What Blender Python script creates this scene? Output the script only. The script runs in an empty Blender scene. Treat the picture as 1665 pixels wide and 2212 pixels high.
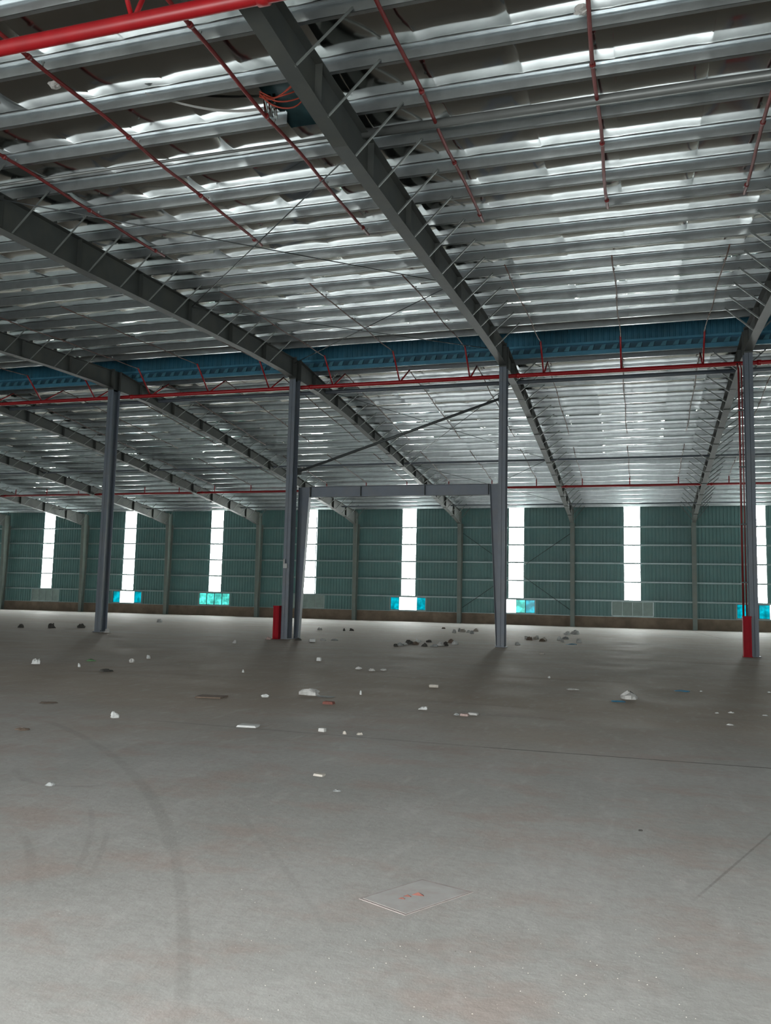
import bpy, math, random
import numpy as np
from mathutils import Vector, Matrix
random.seed(7)
C = bpy.context.scene
col = C.collection

# ------------------------------------------------------------------ camera
PITCH, YAW, ROLL, FPX = .1046, .2956, .0231, 1824.28
CAM = Vector((13.56, 0.0, 1.6))
Fv = Vector((-math.sin(YAW)*math.cos(PITCH), math.cos(YAW)*math.cos(PITCH), math.sin(PITCH)))
Rv = Vector((math.cos(YAW), math.sin(YAW), 0)); Uv = Rv.cross(Fv)
R2 = Rv*math.cos(ROLL) + Uv*math.sin(ROLL); U2 = -Rv*math.sin(ROLL) + Uv*math.cos(ROLL)
cd = bpy.data.cameras.new('camera'); cam = bpy.data.objects.new('camera', cd); col.objects.link(cam)
cam.matrix_world = Matrix(((R2.x, U2.x, -Fv.x, CAM.x), (R2.y, U2.y, -Fv.y, CAM.y), (R2.z, U2.z, -Fv.z, CAM.z), (0, 0, 0, 1)))
cd.sensor_fit = 'HORIZONTAL'; cd.sensor_width = 36; cd.lens = 36*FPX/1665; cd.clip_end = 400
C.camera = cam
def fl(px, py):                                  # point of the floor seen at a pixel of the photograph
    d = Fv + R2*((px-832.5)/FPX) - U2*((py-1106)/FPX)
    t = -CAM.z/d.z
    return CAM.x+d.x*t, CAM.y+d.y*t

# ------------------------------------------------------------------ light and exposure
C.view_settings.view_transform = 'Standard'; C.view_settings.look = 'None'
C.view_settings.exposure = 0.0; C.view_settings.gamma = 1.0
C.view_settings.use_curve_mapping = False
WORLD_STRENGTH = 6.0
STRIP_FAR = 40.0
STRIP_NEAR = 8.0
END_FILL = 6.0  # glow of the fill panels added on both end walls
DOOR_W = 1300.0
w = bpy.data.worlds.new('world'); C.world = w; w.use_nodes = True
bg = w.node_tree.nodes['Background']; bg.inputs[0].default_value = (.93, .98, 1, 1); bg.inputs[1].default_value = WORLD_STRENGTH
def area(name, loc, rot, sx, sy, power, colr):
    l = bpy.data.lights.new(name, 'AREA'); l.shape = 'RECTANGLE'; l.size = sx; l.size_y = sy; l.energy = power; l.color = colr
    o = bpy.data.objects.new(name, l); col.objects.link(o); o.location = loc; o.rotation_euler = rot
DOORS = ((10.7, 15.0), (-5.8, -1.2))                 # openings in the wall behind the camera
for a_, b_ in DOORS:
    area('door_daylight', ((a_+b_)/2, -2.75, 2.3), (math.radians(-90), 0, math.radians(180)), b_-a_-.1, 4.5, DOOR_W*(b_-a_)/4.3, (.97, .98, 1))
C.cycles.max_bounces = 8; C.cycles.diffuse_bounces = 4; C.cycles.glossy_bounces = 5
C.cycles.caustics_reflective = False; C.cycles.caustics_refractive = False
C.cycles.use_denoising = True

# ------------------------------------------------------------------ dimensions (metres)
B = 8.5928; D1 = 31.36; D2 = 65.40; YN = -2.6
XL, XR = -7*B, 4*B
def pz_near(y): return 11.45 + .06*(y-D1)        # underside of purlins, near slope
def pz_far(y): return 11.53 - .083*(y-D1)        # far slope
PH = .25                                         # purlin height
YE0, YE1 = 29.72, 33.0                           # edges of the ridge opening

# ------------------------------------------------------------------ materials
def mat(name, base, rough=.6, metal=0., var=.0, scale=3., bump=0., bscale=20., emit=None, spec=.5, dirt=None, dscale=1.5, damt=.5):
    m = bpy.data.materials.new(name); m.use_nodes = True; nt = m.node_tree; N = nt.nodes; L = nt.links
    p = N['Principled BSDF']
    p.inputs['Roughness'].default_value = rough; p.inputs['Metallic'].default_value = metal
    p.inputs['Specular IOR Level'].default_value = spec
    p.inputs['Base Color'].default_value = (*base, 1)
    if emit:
        p.inputs['Emission Color'].default_value = (*emit[0], 1); p.inputs['Emission Strength'].default_value = emit[1]
    tc = N.new('ShaderNodeTexCoord')
    if var or dirt:
        n = N.new('ShaderNodeTexNoise'); n.inputs['Scale'].default_value = scale; n.inputs['Detail'].default_value = 5
        L.new(tc.outputs['Object'], n.inputs['Vector'])
        cr = N.new('ShaderNodeValToRGB')
        cr.color_ramp.elements[0].position = .3; cr.color_ramp.elements[1].position = .7
        cr.color_ramp.elements[0].color = (*[c*(1-var) for c in base], 1)
        cr.color_ramp.elements[1].color = (*[min(1, c*(1+var)) for c in base], 1)
        L.new(n.outputs['Fac'], cr.inputs[0]); out = cr.outputs[0]
        if dirt:
            n2 = N.new('ShaderNodeTexNoise'); n2.inputs['Scale'].default_value = dscale; n2.inputs['Detail'].default_value = 6
            L.new(tc.outputs['Object'], n2.inputs['Vector'])
            r2 = N.new('ShaderNodeMapRange'); r2.inputs[1].default_value = .45; r2.inputs[2].default_value = .7; r2.inputs[4].default_value = damt
            L.new(n2.outputs['Fac'], r2.inputs[0])
            mx = N.new('ShaderNodeMixRGB'); L.new(r2.outputs[0], mx.inputs[0]); L.new(out, mx.inputs[1]); mx.inputs[2].default_value = (*dirt, 1)
            out = mx.outputs[0]
        L.new(out, p.inputs['Base Color'])
    if bump:
        nb = N.new('ShaderNodeTexNoise'); nb.inputs['Scale'].default_value = bscale; nb.inputs['Detail'].default_value = 4
        L.new(tc.outputs['Object'], nb.inputs['Vector'])
        b = N.new('ShaderNodeBump'); b.inputs['Strength'].default_value = bump; b.inputs['Distance'].default_value = .02
        L.new(nb.outputs['Fac'], b.inputs['Height']); L.new(b.outputs[0], p.inputs['Normal'])
    return m

M = {}
M['foil'] = mat('silver_foil', (.57, .58, .56), .11, 1.0, var=.06, scale=.8, bump=.05, bscale=2.5)
M['galv'] = mat('galvanised_steel', (.50, .54, .55), .31, .92, var=.08, scale=4)
M['rafter'] = mat('grey_paint_rafter', (.055, .062, .058), .6, 0, var=.1, scale=2, dirt=(.09, .09, .068), damt=.4)
M['column'] = mat('blue_grey_paint', (.125, .15, .18), .45, 0, var=.08, scale=2, dirt=(.16, .165, .165), damt=.5)
M['wallcol'] = mat('dusty_grey_paint', (.20, .24, .22), .5, 0, var=.08, scale=2, dirt=(.24, .23, .19), damt=.4)
M['teal'] = mat('teal_sheet', (.14, .285, .275), .45, 0, var=.07, scale=.6, dirt=(.20, .30, .27), damt=.3)
M['girt'] = mat('girt_galvanised', (.32, .41, .41), .4, .4, var=.1, scale=2)
M['blue'] = mat('blue_sheet', (.03, .14, .21), .45, 0, var=.15, scale=1.2, dirt=(.05, .13, .16), damt=.4)
M['bluelight'] = mat('light_blue_flashing', (.06, .22, .32), .45, 0, var=.15, scale=2)
M['sheetend'] = mat('dark_sheet_ends', (.07, .21, .27), .4, 0, var=.2, scale=2)
M['strut'] = mat('strut_tube_steel', (.20, .215, .205), .42, .4, var=.1, scale=2)
M['faintpipe'] = mat('brown_dusty_pipe', (.15, .085, .07), .6, 0, var=.15, scale=3)
M['darkchan'] = mat('dark_blue_channel', (.02, .07, .10), .5, 0, var=.2, scale=2)
M['plinth'] = mat('earth_stained_render', (.27, .205, .15), .9, 0, var=.2, scale=1.2, bump=.4, bscale=12, dirt=(.17, .125, .09), damt=.6)
M['red'] = mat('red_pipe_paint', (.34, .008, .012), .4, 0, var=.12, scale=3, dirt=(.25, .02, .02), damt=.4)
M['redbranch'] = mat('red_primer_pipe', (.19, .014, .014), .5, 0, var=.15, scale=3, dirt=(.11, .02, .018), damt=.5)
M['redguard'] = mat('red_guard_paint', (.30, .002, .010), .6, 0, var=.1, scale=4, spec=.2)
M['rod'] = mat('dark_steel_rod', (.07, .08, .08), .5, .3, var=.1)
M['brace'] = mat('brace_angle_steel', (.17, .19, .18), .45, .3, var=.15)
M['roofsheet'] = mat('outer_roof_sheet', (.05, .11, .12), .5, 0, var=.2)
M['white'] = mat('white_plastic', (.50, .51, .49), .7, 0, var=.08, scale=8)
M['paper'] = mat('crumpled_paper', (.43, .425, .40), .8, 0, var=.15, scale=15)
M['cream'] = mat('cream_block', (.40, .37, .32), .9, 0, var=.15, scale=15, bump=.3)
M['pinkish'] = mat('pink_brick', (.38, .28, .25), .9, 0, var=.2, scale=15, bump=.3)
M['brown'] = mat('brown_scrap', (.13, .095, .07), .9, 0, var=.25, scale=10)
M['redbrown'] = mat('red_brown_brick', (.16, .06, .045), .9, 0, var=.25, scale=12)
M['dark'] = mat('dark_rubble', (.055, .052, .045), .9, 0, var=.4, scale=12)
M['greyscrap'] = mat('grey_scrap', (.26, .27, .26), .8, 0, var=.2, scale=10)
M['bluescrap'] = mat('blue_tarp', (.03, .16, .26), .5, 0, var=.2, scale=10)
M['green'] = mat('green_scrap', (.10, .20, .09), .7, 0, var=.2, scale=10)
M['cable'] = mat('orange_red_cable', (.28, .035, .015), .6, 0, var=.1)
M['frame'] = mat('window_frame_paint', (.45, .55, .54), .4, .3, var=.05)
M['shutter'] = mat('pale_louvre', (.50, .62, .58), .5, 0, var=.08)
M['yard'] = mat('sunlit_yard_concrete', (.6, .58, .54), .9, 0, var=.1)
M['strip'] = mat('translucent_daylight_sheet', (.8, .82, .8), .6, 0, emit=((.95, 1, .97), STRIP_FAR), var=.02)
M['stripnear'] = mat('translucent_daylight_sheet_near', (.8, .82, .8), .6, 0, emit=((.95, 1, .98), STRIP_NEAR), var=.02)
M['endfill'] = mat('added_end_fill_panel', (.8, .82, .8), .6, 0, emit=((.95, 1, .98), END_FILL), var=.02)  # emissive fill, put in to raise the light level of the hall
def glassmat(name, tint, haze=0.):
    m = bpy.data.materials.new(name); m.use_nodes = True; N = m.node_tree.nodes; L = m.node_tree.links
    N.remove(N['Principled BSDF']); o = N['Material Output']
    t = N.new('ShaderNodeBsdfTransparent'); g = N.new('ShaderNodeBsdfGlossy'); g.inputs['Roughness'].default_value = .08
    tc = N.new('ShaderNodeTexCoord'); n = N.new('ShaderNodeTexNoise'); n.inputs['Scale'].default_value = 2.5
    L.new(tc.outputs['Object'], n.inputs['Vector'])
    cr = N.new('ShaderNodeValToRGB'); cr.color_ramp.elements[0].position = .35; cr.color_ramp.elements[1].position = .65
    cr.color_ramp.elements[0].color = (*[c*.75 for c in tint], 1); cr.color_ramp.elements[1].color = (*[min(1, c*1.3) for c in tint], 1)
    L.new(n.outputs['Fac'], cr.inputs[0]); L.new(cr.outputs[0], t.inputs[0])
    mx = N.new('ShaderNodeMixShader'); mx.inputs[0].default_value = .006
    L.new(t.outputs[0], mx.inputs[1]); L.new(g.outputs[0], mx.inputs[2]); L.new(mx.outputs[0], o.inputs[0])
    return m
M['glassblue'] = glassmat('blue_tinted_glass', (.01, .245, .276))
M['glasscyan'] = glassmat('pale_cyan_glass', (.14, .38, .35))

# floor: dusty concrete with earth dragged over it, tyre marks, saw-cut joints
def floor_material():
    m = bpy.data.materials.new('dusty_concrete'); m.use_nodes = True; nt = m.node_tree; N = nt.nodes; L = nt.links
    p = N['Principled BSDF']; tc = N.new('ShaderNodeTexCoord')
    def math_(op, a, b=None, c=None):
        n = N.new('ShaderNodeMath'); n.operation = op
        for i, v in enumerate((a, b, c)):
            if v is None: continue
            if isinstance(v, (int, float)): n.inputs[i].default_value = v
            else: L.new(v, n.inputs[i])
        return n.outputs[0]
    def noise(scale, detail=5, stretch=(1, 1, 1), rough=.55, off=0):
        mp = N.new('ShaderNodeMapping'); mp.inputs['Scale'].default_value = stretch; mp.inputs['Location'].default_value = (off, off*.7, 0)
        L.new(tc.outputs['Object'], mp.inputs['Vector'])
        n = N.new('ShaderNodeTexNoise'); n.inputs['Scale'].default_value = scale; n.inputs['Detail'].default_value = detail; n.inputs['Roughness'].default_value = rough
        L.new(mp.outputs[0], n.inputs['Vector']); return n.outputs['Fac']
    def rng(v, a, b, c=0., d=1.):
        r = N.new('ShaderNodeMapRange'); r.interpolation_type = 'SMOOTHSTEP'
        L.new(v, r.inputs[0]); r.inputs[1].default_value = a; r.inputs[2].default_value = b; r.inputs[3].default_value = c; r.inputs[4].default_value = d
        return r.outputs[0]
    def mix(f, a, b):
        x = N.new('ShaderNodeMixRGB')
        if isinstance(f, float): x.inputs[0].default_value = f
        else: L.new(f, x.inputs[0])
        for i, v in ((1, a), (2, b)):
            if isinstance(v, tuple): x.inputs[i].default_value = (*v, 1)
            else: L.new(v, x.inputs[i])
        return x.outputs[0]
    sx = N.new('ShaderNodeSeparateXYZ'); L.new(tc.outputs['Object'], sx.inputs[0]); X, Y = sx.outputs[0], sx.outputs[1]
    base = mix(rng(noise(.5), .35, .65), (.325, .322, .298), (.375, .368, .342))
    # pinkish clay smears
    base = mix(rng(noise(1.1, 7, (1, 1.4, 1), .65, 3.1), .46, .66, 0, .6), base, (.34, .268, .23))
    # earth spread over the middle of the hall
    yy = math_('ADD', Y, math_('MULTIPLY', math_('SUBTRACT', noise(.22, 4, (1, 1, 1), .5, 9.), .5), 9.))
    band = math_('MULTIPLY', rng(yy, 7.5, 14.), rng(yy, 58., 40.))
    band = math_('MULTIPLY', band, rng(noise(.35, 6, (.35, 1, 1), .6, 5.), .25, .6, .55, 1.))
    base = mix(band, base, (.345, .285, .225))
    dk = math_('MULTIPLY', rng(noise(.5, 7, (.22, 1, 1), .65, 17.), .58, .72), rng(Y, 9., 14.))
    base = mix(math_('MULTIPLY', dk, .5), base, (.13, .10, .08))
    # fine grain
    g = noise(14, 8, (1, 1, 1), .7, 1.)
    base = mix(rng(g, .35, .7, 0, .25), base, (.20, .18, .16))
    g2 = noise(5, 6, (1, .35, 1), .7, 2.)
    base = mix(rng(g2, .5, .75, 0, .4), base, (.46, .445, .42))
    marks = None
    nz = rng(noise(2.2, 5, (1, 1, 1), .6, 6.), .35, .6, .35, 1.)
    def arc(cx, cy, r, wd, x0, x1, y0, y1, s):
        nonlocal marks
        dx = math_('SUBTRACT', X, cx); dy = math_('SUBTRACT', Y, cy)
        d = math_('SQRT', math_('ADD', math_('MULTIPLY', dx, dx), math_('MULTIPLY', dy, dy)))
        a = math_('ABSOLUTE', math_('SUBTRACT', d, r))
        v = math_('MULTIPLY', rng(a, wd, wd*.35), s)
        for (src, lo, hi) in ((X, x0, x1), (Y, y0, y1)):
            v = math_('MULTIPLY', v, math_('MULTIPLY', rng(src, lo-.15, lo+.15), rng(src, hi+.15, hi-.15)))
        marks = v if marks is None else math_('MAXIMUM', marks, v)
    for a in ARCS: arc(*a)
    base = mix(math_('MULTIPLY', math_('MULTIPLY', marks, nz), .6), base, (.20, .19, .17))
    # joints
    def line(px_, py_, qx, qy, wd, lo, hi, s):
        # distance from straight line through p and q, faded beyond them
        ln = math.hypot(qx-px_, qy-py_); ux, uy = (qx-px_)/ln, (qy-py_)/ln
        dx = math_('SUBTRACT', X, px_); dy = math_('SUBTRACT', Y, py_)
        a = math_('ABSOLUTE', math_('SUBTRACT', math_('MULTIPLY', dx, uy), math_('MULTIPLY', dy, ux)))
        a = math_('ADD', a, math_('MULTIPLY', math_('SUBTRACT', noise(3., 4, (1, 1, 1), .6, 4.), .5), wd*1.2))
        t = math_('ADD', math_('MULTIPLY', dx, ux), math_('MULTIPLY', dy, uy))
        return math_('MULTIPLY', math_('MULTIPLY', rng(a, wd, wd*.3), math_('MULTIPLY', rng(t, lo-.3, lo+.3), rng(t, hi+.3, hi-.3))), s)
    j = None
    for a in LINES:
        v = line(*a); j = v if j is None else math_('MAXIMUM', j, v)
    base = mix(j, base, (.07, .06, .05))
    L.new(base, p.inputs['Base Color'])
    p.inputs['Roughness'].default_value = .8; p.inputs['Specular IOR Level'].default_value = .2
    L.new(rng(noise(.8, 4), .3, .7, .65, .85), p.inputs['Roughness'])
    b = N.new('ShaderNodeBump'); b.inputs['Strength'].default_value = .35; b.inputs['Distance'].default_value = .012
    L.new(math_('ADD', g, math_('MULTIPLY', noise(3., 5), 1.5)), b.inputs['Height']); L.new(b.outputs[0], p.inputs['Normal'])
    return m

def circ(p):                                     # circle through three points
    (ax, ay), (bx, by), (cx, cy) = p
    d = 2*(ax*(by-cy)+bx*(cy-ay)+cx*(ay-by))
    ux = ((ax*ax+ay*ay)*(by-cy)+(bx*bx+by*by)*(cy-ay)+(cx*cx+cy*cy)*(ay-by))/d
    uy = ((ax*ax+ay*ay)*(cx-bx)+(bx*bx+by*by)*(ax-cx)+(cx*cx+cy*cy)*(bx-ax))/d
    return ux, uy, math.hypot(ax-ux, ay-uy)
ARCS = []
for pts, wd, s in [(((6.5, 9.08), (9.55, 6.4), (10.79, 4.81)), .07, .55), (((10.26, 5.55), (11.24, 4.12), (11.87, 3.04)), .045, .5),
                   (((9.49, 4.98), (9.98, 4.5), (10.36, 4.02)), .04, .45), (((9.53, 5.7), (10.0, 5.06), (10.44, 4.3)), .03, .45),
                   (((10.04, 5.2), (10.36, 4.65), (10.63, 4.12)), .025, .45), (((10.51, 6.1), (11.24, 5.2), (12.15, 3.94)), .03, .35),
                   (((8.35, 6.35), (8.85, 6.16), (9.25, 6.35)), .05, .9), (((8.0, 6.75), (8.5, 6.25), (8.9, 6.15)), .05, .35)]:
    cx, cy, r = circ(pts)
    ARCS.append((cx, cy, r, wd, min(p[0] for p in pts), max(p[0] for p in pts), min(p[1] for p in pts), max(p[1] for p in pts), s))
LINES = [(12.0, 9.56, 22.0, 9.54, .028, -.2, 30, .85), (7.5, 9.75, 12.0, 9.56, .05, 0, 4.3, .22),
         (*fl(1515, 1930), *fl(1665, 1800), .012, 0, 4, .35), (*fl(1500, 1365), *fl(1640, 1400), .05, 0, 12, .5),
         (*fl(455, 1650), *fl(960, 1720), .012, 0, 4, .0)]
M['floor'] = floor_material()

# ------------------------------------------------------------------ mesh helpers
class MB:
    def __init__(s): s.v = []; s.f = []; s.mi = []
    def add(s, vs, fs, k=0):
        n = len(s.v); s.v += [tuple(v) for v in vs]; s.f += [tuple(n+i for i in f) for f in fs]; s.mi += [k]*len(fs); return s
    def box(s, x0, x1, y0, y1, z0, z1, k=0):
        vs = [(x, y, z) for z in (z0, z1) for y in (y0, y1) for x in (x0, x1)]
        return s.add(vs, [(0, 2, 3, 1), (4, 5, 7, 6), (0, 1, 5, 4), (2, 6, 7, 3), (0, 4, 6, 2), (1, 3, 7, 5)], k)
    def tube(s, pts, r, n=8, k=0):
        pts = [Vector(p) for p in pts]; rings = []
        for i, p in enumerate(pts):
            d = (pts[min(i+1, len(pts)-1)]-pts[max(i-1, 0)]).normalized()
            u = d.cross(Vector((0, 0, 1)) if abs(d.z) < .9 else Vector((1, 0, 0))).normalized(); v = d.cross(u)
            rr = r[i] if isinstance(r, (list, tuple)) else r
            rings.append([p+u*rr*math.cos(2*math.pi*j/n)+v*rr*math.sin(2*math.pi*j/n) for j in range(n)])
        vs = [q for ring in rings for q in ring]; fs = []
        for i in range(len(pts)-1):
            for j in range(n):
                a, b = i*n+j, i*n+(j+1) % n; fs.append((a, b, b+n, a+n))
        fs.append(tuple(range(n))[::-1]); fs.append(tuple((len(pts)-1)*n+j for j in range(n)))
        return s.add(vs, fs, k)
    def bar(s, a, b, wx, wz, k=0):               # rectangular bar from a to b
        a, b = Vector(a), Vector(b); d = (b-a).normalized()
        u = d.cross(Vector((0, 0, 1)) if abs(d.z) < .95 else Vector((0, 1, 0))).normalized(); v = u.cross(d)
        vs = [p+u*sx*wx/2+v*sz*wz/2 for p in (a, b) for sx, sz in ((-1, -1), (1, -1), (1, 1), (-1, 1))]
        return s.add(vs, [(3, 2, 1, 0), (4, 5, 6, 7), (0, 1, 5, 4), (1, 2, 6, 5), (2, 3, 7, 6), (3, 0, 4, 7)], k)
    def angle(s, a, b, w=.05, t=.006):           # L-section bar
        a, b = Vector(a), Vector(b); d = (b-a).normalized()
        u = d.cross(Vector((0, 0, 1)) if abs(d.z) < .95 else Vector((0, 1, 0))).normalized(); v = u.cross(d)
        prof = [(0, 0), (w, 0), (w, t), (t, t), (t, w), (0, w)]
        vs = [p+u*x+v*y for p in (a, b) for x, y in prof]
        fs = [(i, (i+1) % 6, (i+1) % 6+6, i+6) for i in range(6)]+[(5, 4, 3, 2, 1, 0), (6, 7, 8, 9, 10, 11)]
        return s.add(vs, fs)
    def prism_yz(s, prof, x0, x1):               # polygon in the YZ plane extruded along X
        n = len(prof); vs = [(x0, y, z) for y, z in prof]+[(x1, y, z) for y, z in prof]
        return s.add(vs, [tuple(range(n))[::-1], tuple(range(n, 2*n))]+[(i, (i+1) % n, (i+1) % n+n, i+n) for i in range(n)])
    def build(s, name, m, parent=None, smooth=False):
        me = bpy.data.meshes.new(name); me.from_pydata(s.v, [], s.f)
        for x in (m if isinstance(m, list) else [m]): me.materials.append(M[x])
        if any(s.mi): me.polygons.foreach_set('material_index', s.mi)
        if smooth: me.polygons.foreach_set('use_smooth', [True]*len(me.polygons))
        me.update()
        o = bpy.data.objects.new(name, me); col.objects.link(o)
        if parent is not None:
            o.parent = parent; loc = parent.location.copy() if parent.type == 'EMPTY' else Vector()
            if parent.type == 'EMPTY': o.matrix_parent_inverse = Matrix.Translation(loc).inverted()
            elif parent.parent: o.matrix_parent_inverse = Matrix()
        return o
def tag(o, label=None, cat=None, group=None, kind=None):
    if label: o['label'] = label
    if cat: o['category'] = cat
    if group: o['group'] = group
    if kind: o['kind'] = kind
    return o
def empty(name, loc, label=None, cat=None, group=None, kind=None):
    o = bpy.data.objects.new(name, None); col.objects.link(o); o.location = loc; o.empty_display_size = .3
    return tag(o, label, cat, group, kind)
ORD = ['first', 'second', 'third', 'fourth', 'fifth', 'sixth', 'seventh', 'eighth', 'ninth', 'tenth', 'eleventh', 'twelfth', 'thirteenth',
       'fourteenth', 'fifteenth', 'sixteenth', 'seventeenth', 'eighteenth', 'nineteenth', 'twentieth', 'twenty-first', 'twenty-second', 'twenty-third', 'twenty-fourth', 'twenty-fifth']

# ------------------------------------------------------------------ shell
tag(MB().box(XL-30, XR+30, YN-40, YN-.5, -.32, -.02).build('ground', 'yard'), kind='structure')
tag(MB().box(XL-1, XR+1, YN-.5, D2+2, -.3, 0).build('floor', 'floor'), kind='structure')

HOLE = (7.1, 8.4, 12.45, 14.2)                 # torn place in the roof foil
NL = [28.71-1.3675*i for i in range(23)]         # purlin lines, near slope
FL = [33.75+1.43*i for i in range(22)]           # purlin lines, far slope
def ceiling(lines, pz, seed, hole=None):
    rnd = random.Random(seed); lines = sorted(lines)
    xs = [XL]; pid = [0]; w_ = 1.5; x = 13.2-w_*60
    edges = []
    while x < XR:
        if x+w_ > XL: edges.append(max(x, XL))
        x += w_
    ts = [0, .05, .12, .22, .35, .5, .65, .78, .88, .95, 1]
    cols = []                                    # (x, panel, edge-factor)
    for i, e in enumerate(edges):
        e2 = min(e+w_, XR)
        for t in (.0, .012, .2, .4, .6, .8, .988): cols.append((e+(e2-e)*t, i, t))
    cols.append((XR, len(edges)-1, 1))
    V = []; F = []; rows = 0; nb = len(lines)-1
    prm = {}
    for j in range(nb):
        for i in range(len(edges)):
            prm[(i, j)] = (.055+.02*rnd.random(), .5+.10*(rnd.random()-.5), .010*(rnd.random()-.5), .015*(rnd.random()-.5))
    Y = []
    for j in range(nb):
        for t in (ts if j == nb-1 else ts[:-1]): Y.append((lines[j]+(lines[j+1]-lines[j])*t, j, t))
    for (y, j, t) in Y:
        for (xx, i, e) in cols:
            d, c, s1, s2 = prm[(i, j)]
            tt = t**(math.log(.5)/math.log(c)) if 0 < t < 1 else t
            sag = 4*tt*(1-tt)*(d+s1*(e-.5)*2+s2*math.sin(e*6.3+i))
            if e in (0., .988, 1): sag += .008*(1 if 0 < t < 1 else 0)
            if e == .012: sag += .004*(1 if 0 < t < 1 else 0)
            V.append((xx, y, pz(y)+PH-sag))
    nx = len(cols)
    for r in range(len(Y)-1):
        for c in range(nx-1):
            if hole:
                mx, my = (cols[c][0]+cols[c+1][0])/2, (Y[r][0]+Y[r+1][0])/2
                if hole[0] < mx < hole[1] and hole[2] < my < hole[3]: continue
            F.append((r*nx+c, (r+1)*nx+c, (r+1)*nx+c+1, r*nx+c+1))
    mb = MB(); mb.v = V; mb.f = F; mb.mi = [0]*len(F)
    return tag(mb.build('ceiling', 'foil', smooth=True), kind='structure')
ceiling([YE0]+NL, pz_near, 3, HOLE)
ceiling([YE1+.02]+FL+[65.3], pz_far, 5)
# outer roof sheets over the foil, and the raised ridge vent with its blue cladding
rs = MB()
rs.prism_yz([(YN-.6, pz_near(YN-.6)+.36), (YE0, pz_near(YE0)+.36), (YE0, pz_near(YE0)+.40), (YN-.6, pz_near(YN-.6)+.40)], XL, XR)
tag(rs.build('roof_sheet', 'roofsheet'), kind='structure')
rs = MB().prism_yz([(YE1+.1, pz_far(YE1)+.36), (D2+.6, pz_far(D2+.6)+.36), (D2+.6, pz_far(D2+.6)+.40), (YE1+.1, pz_far(YE1)+.40)], XL, XR)
tag(rs.build('roof_sheet', 'roofsheet'), kind='structure')
def corrugated(x0, x1, y, z0f, dep, pitch, sgn, thick=.004):
    """trapezoid ribbed wall sheet; z0f(xmid) gives the list of (z0, z1) spans"""
    mb = MB(); x = x0; prof = []
    while x < x1-1e-6:
        prof += [(x, 0), (x+pitch*.62, 0), (x+pitch*.72, dep), (x+pitch*.90, dep)]; x += pitch
    prof.append((x1, 0))
    prof = [p for p in prof if p[0] <= x1+1e-6]
    for (a, b) in zip(prof[:-1], prof[1:]):
        for z0, z1 in z0f((a[0]+b[0])/2):
            ya, yb = y+sgn*a[1], y+sgn*b[1]
            mb.add([(a[0], ya, z0), (b[0], yb, z0), (b[0], yb, z1), (a[0], ya, z1)], [(0, 1, 2, 3) if sgn > 0 else (3, 2, 1, 0)])
    return mb
# ridge vent
rv = empty('trim_1', (0, YE1, 11.3), kind='structure', label='blue clad ridge vent running along the ridge opening')
zb = pz_far(YE1)
corrugated(XL, XR, YE1, lambda x: [(zb+.38, zb+1.6)], .03, .22, -1).build('cladding', 'blue', rv)
MB().box(XL, XR, YE1-.10, YE1-.03, zb+.33, zb+.42).build('channel', 'bluelight', rv)
MB().box(XL, XR, YE1+.02, YE1+.06, zb-.02, zb+.36).build('back_strip', 'darkchan', rv)
MB().box(XL, XR, YE1-.10, YE1+.02, zb-.08, zb+.08).build('flashing', 'bluelight', rv)
br = MB(); x = XL+.2
while x < XR:
    vs = [(x, YE1-.07, zb+.10), (x+.20, YE1-.07, zb+.10), (x+.26, YE1-.07, zb+.30), (x+.10, YE1-.07, zb+.26),
          (x, YE1+.02, zb+.10), (x+.20, YE1+.02, zb+.10), (x+.26, YE1+.02, zb+.30), (x+.10, YE1+.02, zb+.26)]
    br.add(vs, [(0, 1, 2, 3), (4, 7, 6, 5), (0, 4, 5, 1), (1, 5, 6, 2), (2, 6, 7, 3), (3, 7, 4, 0)]); x += .45
b_ = br.build('sheet_end', 'sheetend', rv); b_['kind'] = 'stuff'
corrugated(XL, XR, YE0-.05, lambda x: [(pz_near(YE0)+.30, zb+1.6)], .03, .22, 1).build('near_cladding', 'blue', rv)
MB().prism_yz([(YE0-.6, zb+1.55), (YE0+1.65, zb+1.72), (YE1+.6, zb+1.55), (YE1+.6, zb+1.60), (YE0+1.65, zb+1.77), (YE0-.6, zb+1.60)], XL, XR).build('vent_roof', 'roofsheet', rv)

# far wall with openings
def bay_of(x): return round(x/B-.5)              # bay number, its centre at (n+.5)*B
WZ0, WZ1, ZT = .86, 1.96, 8.68
ZTOP = pz_far(D2)+.34
WOFF = {}
def wall_spans(x):
    c = (bay_of(x)+.5)*B; d = abs(x-c)
    if d < .58: return [(.78, WZ0)] if True else []
    if d < 1.5: return [(.78, WZ0), (WZ1, ZTOP)]
    return [(.78, ZTOP)]
wf = corrugated(XL, XR, D2, wall_spans, .045, .25, -1)
tag(wf.build('wall_far', 'teal'), kind='structure')
pl = MB().box(XL, XR, D2-.12, D2+.15, 0, .80)
tag(pl.build('baseboard_far', 'plinth'), kind='structure')
tl = MB().box(XL, XR, D2-.14, D2-.02, .80, .845)
tag(tl.build('trim_2', 'girt'), kind='structure')
def near_spans(x):
    c = (bay_of(x)+.5)*B; d = abs(x-c); zt = pz_near(YN)+.34
    if any(a < x < b for a, b in DOORS): return [(4.8, zt)]
    if d < .58: return [(0, 1.9)]
    return [(0, zt)]
tag(corrugated(XL, XR, YN, near_spans, .03, .25, 1).build('wall_near', 'teal'), kind='structure')
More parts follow.
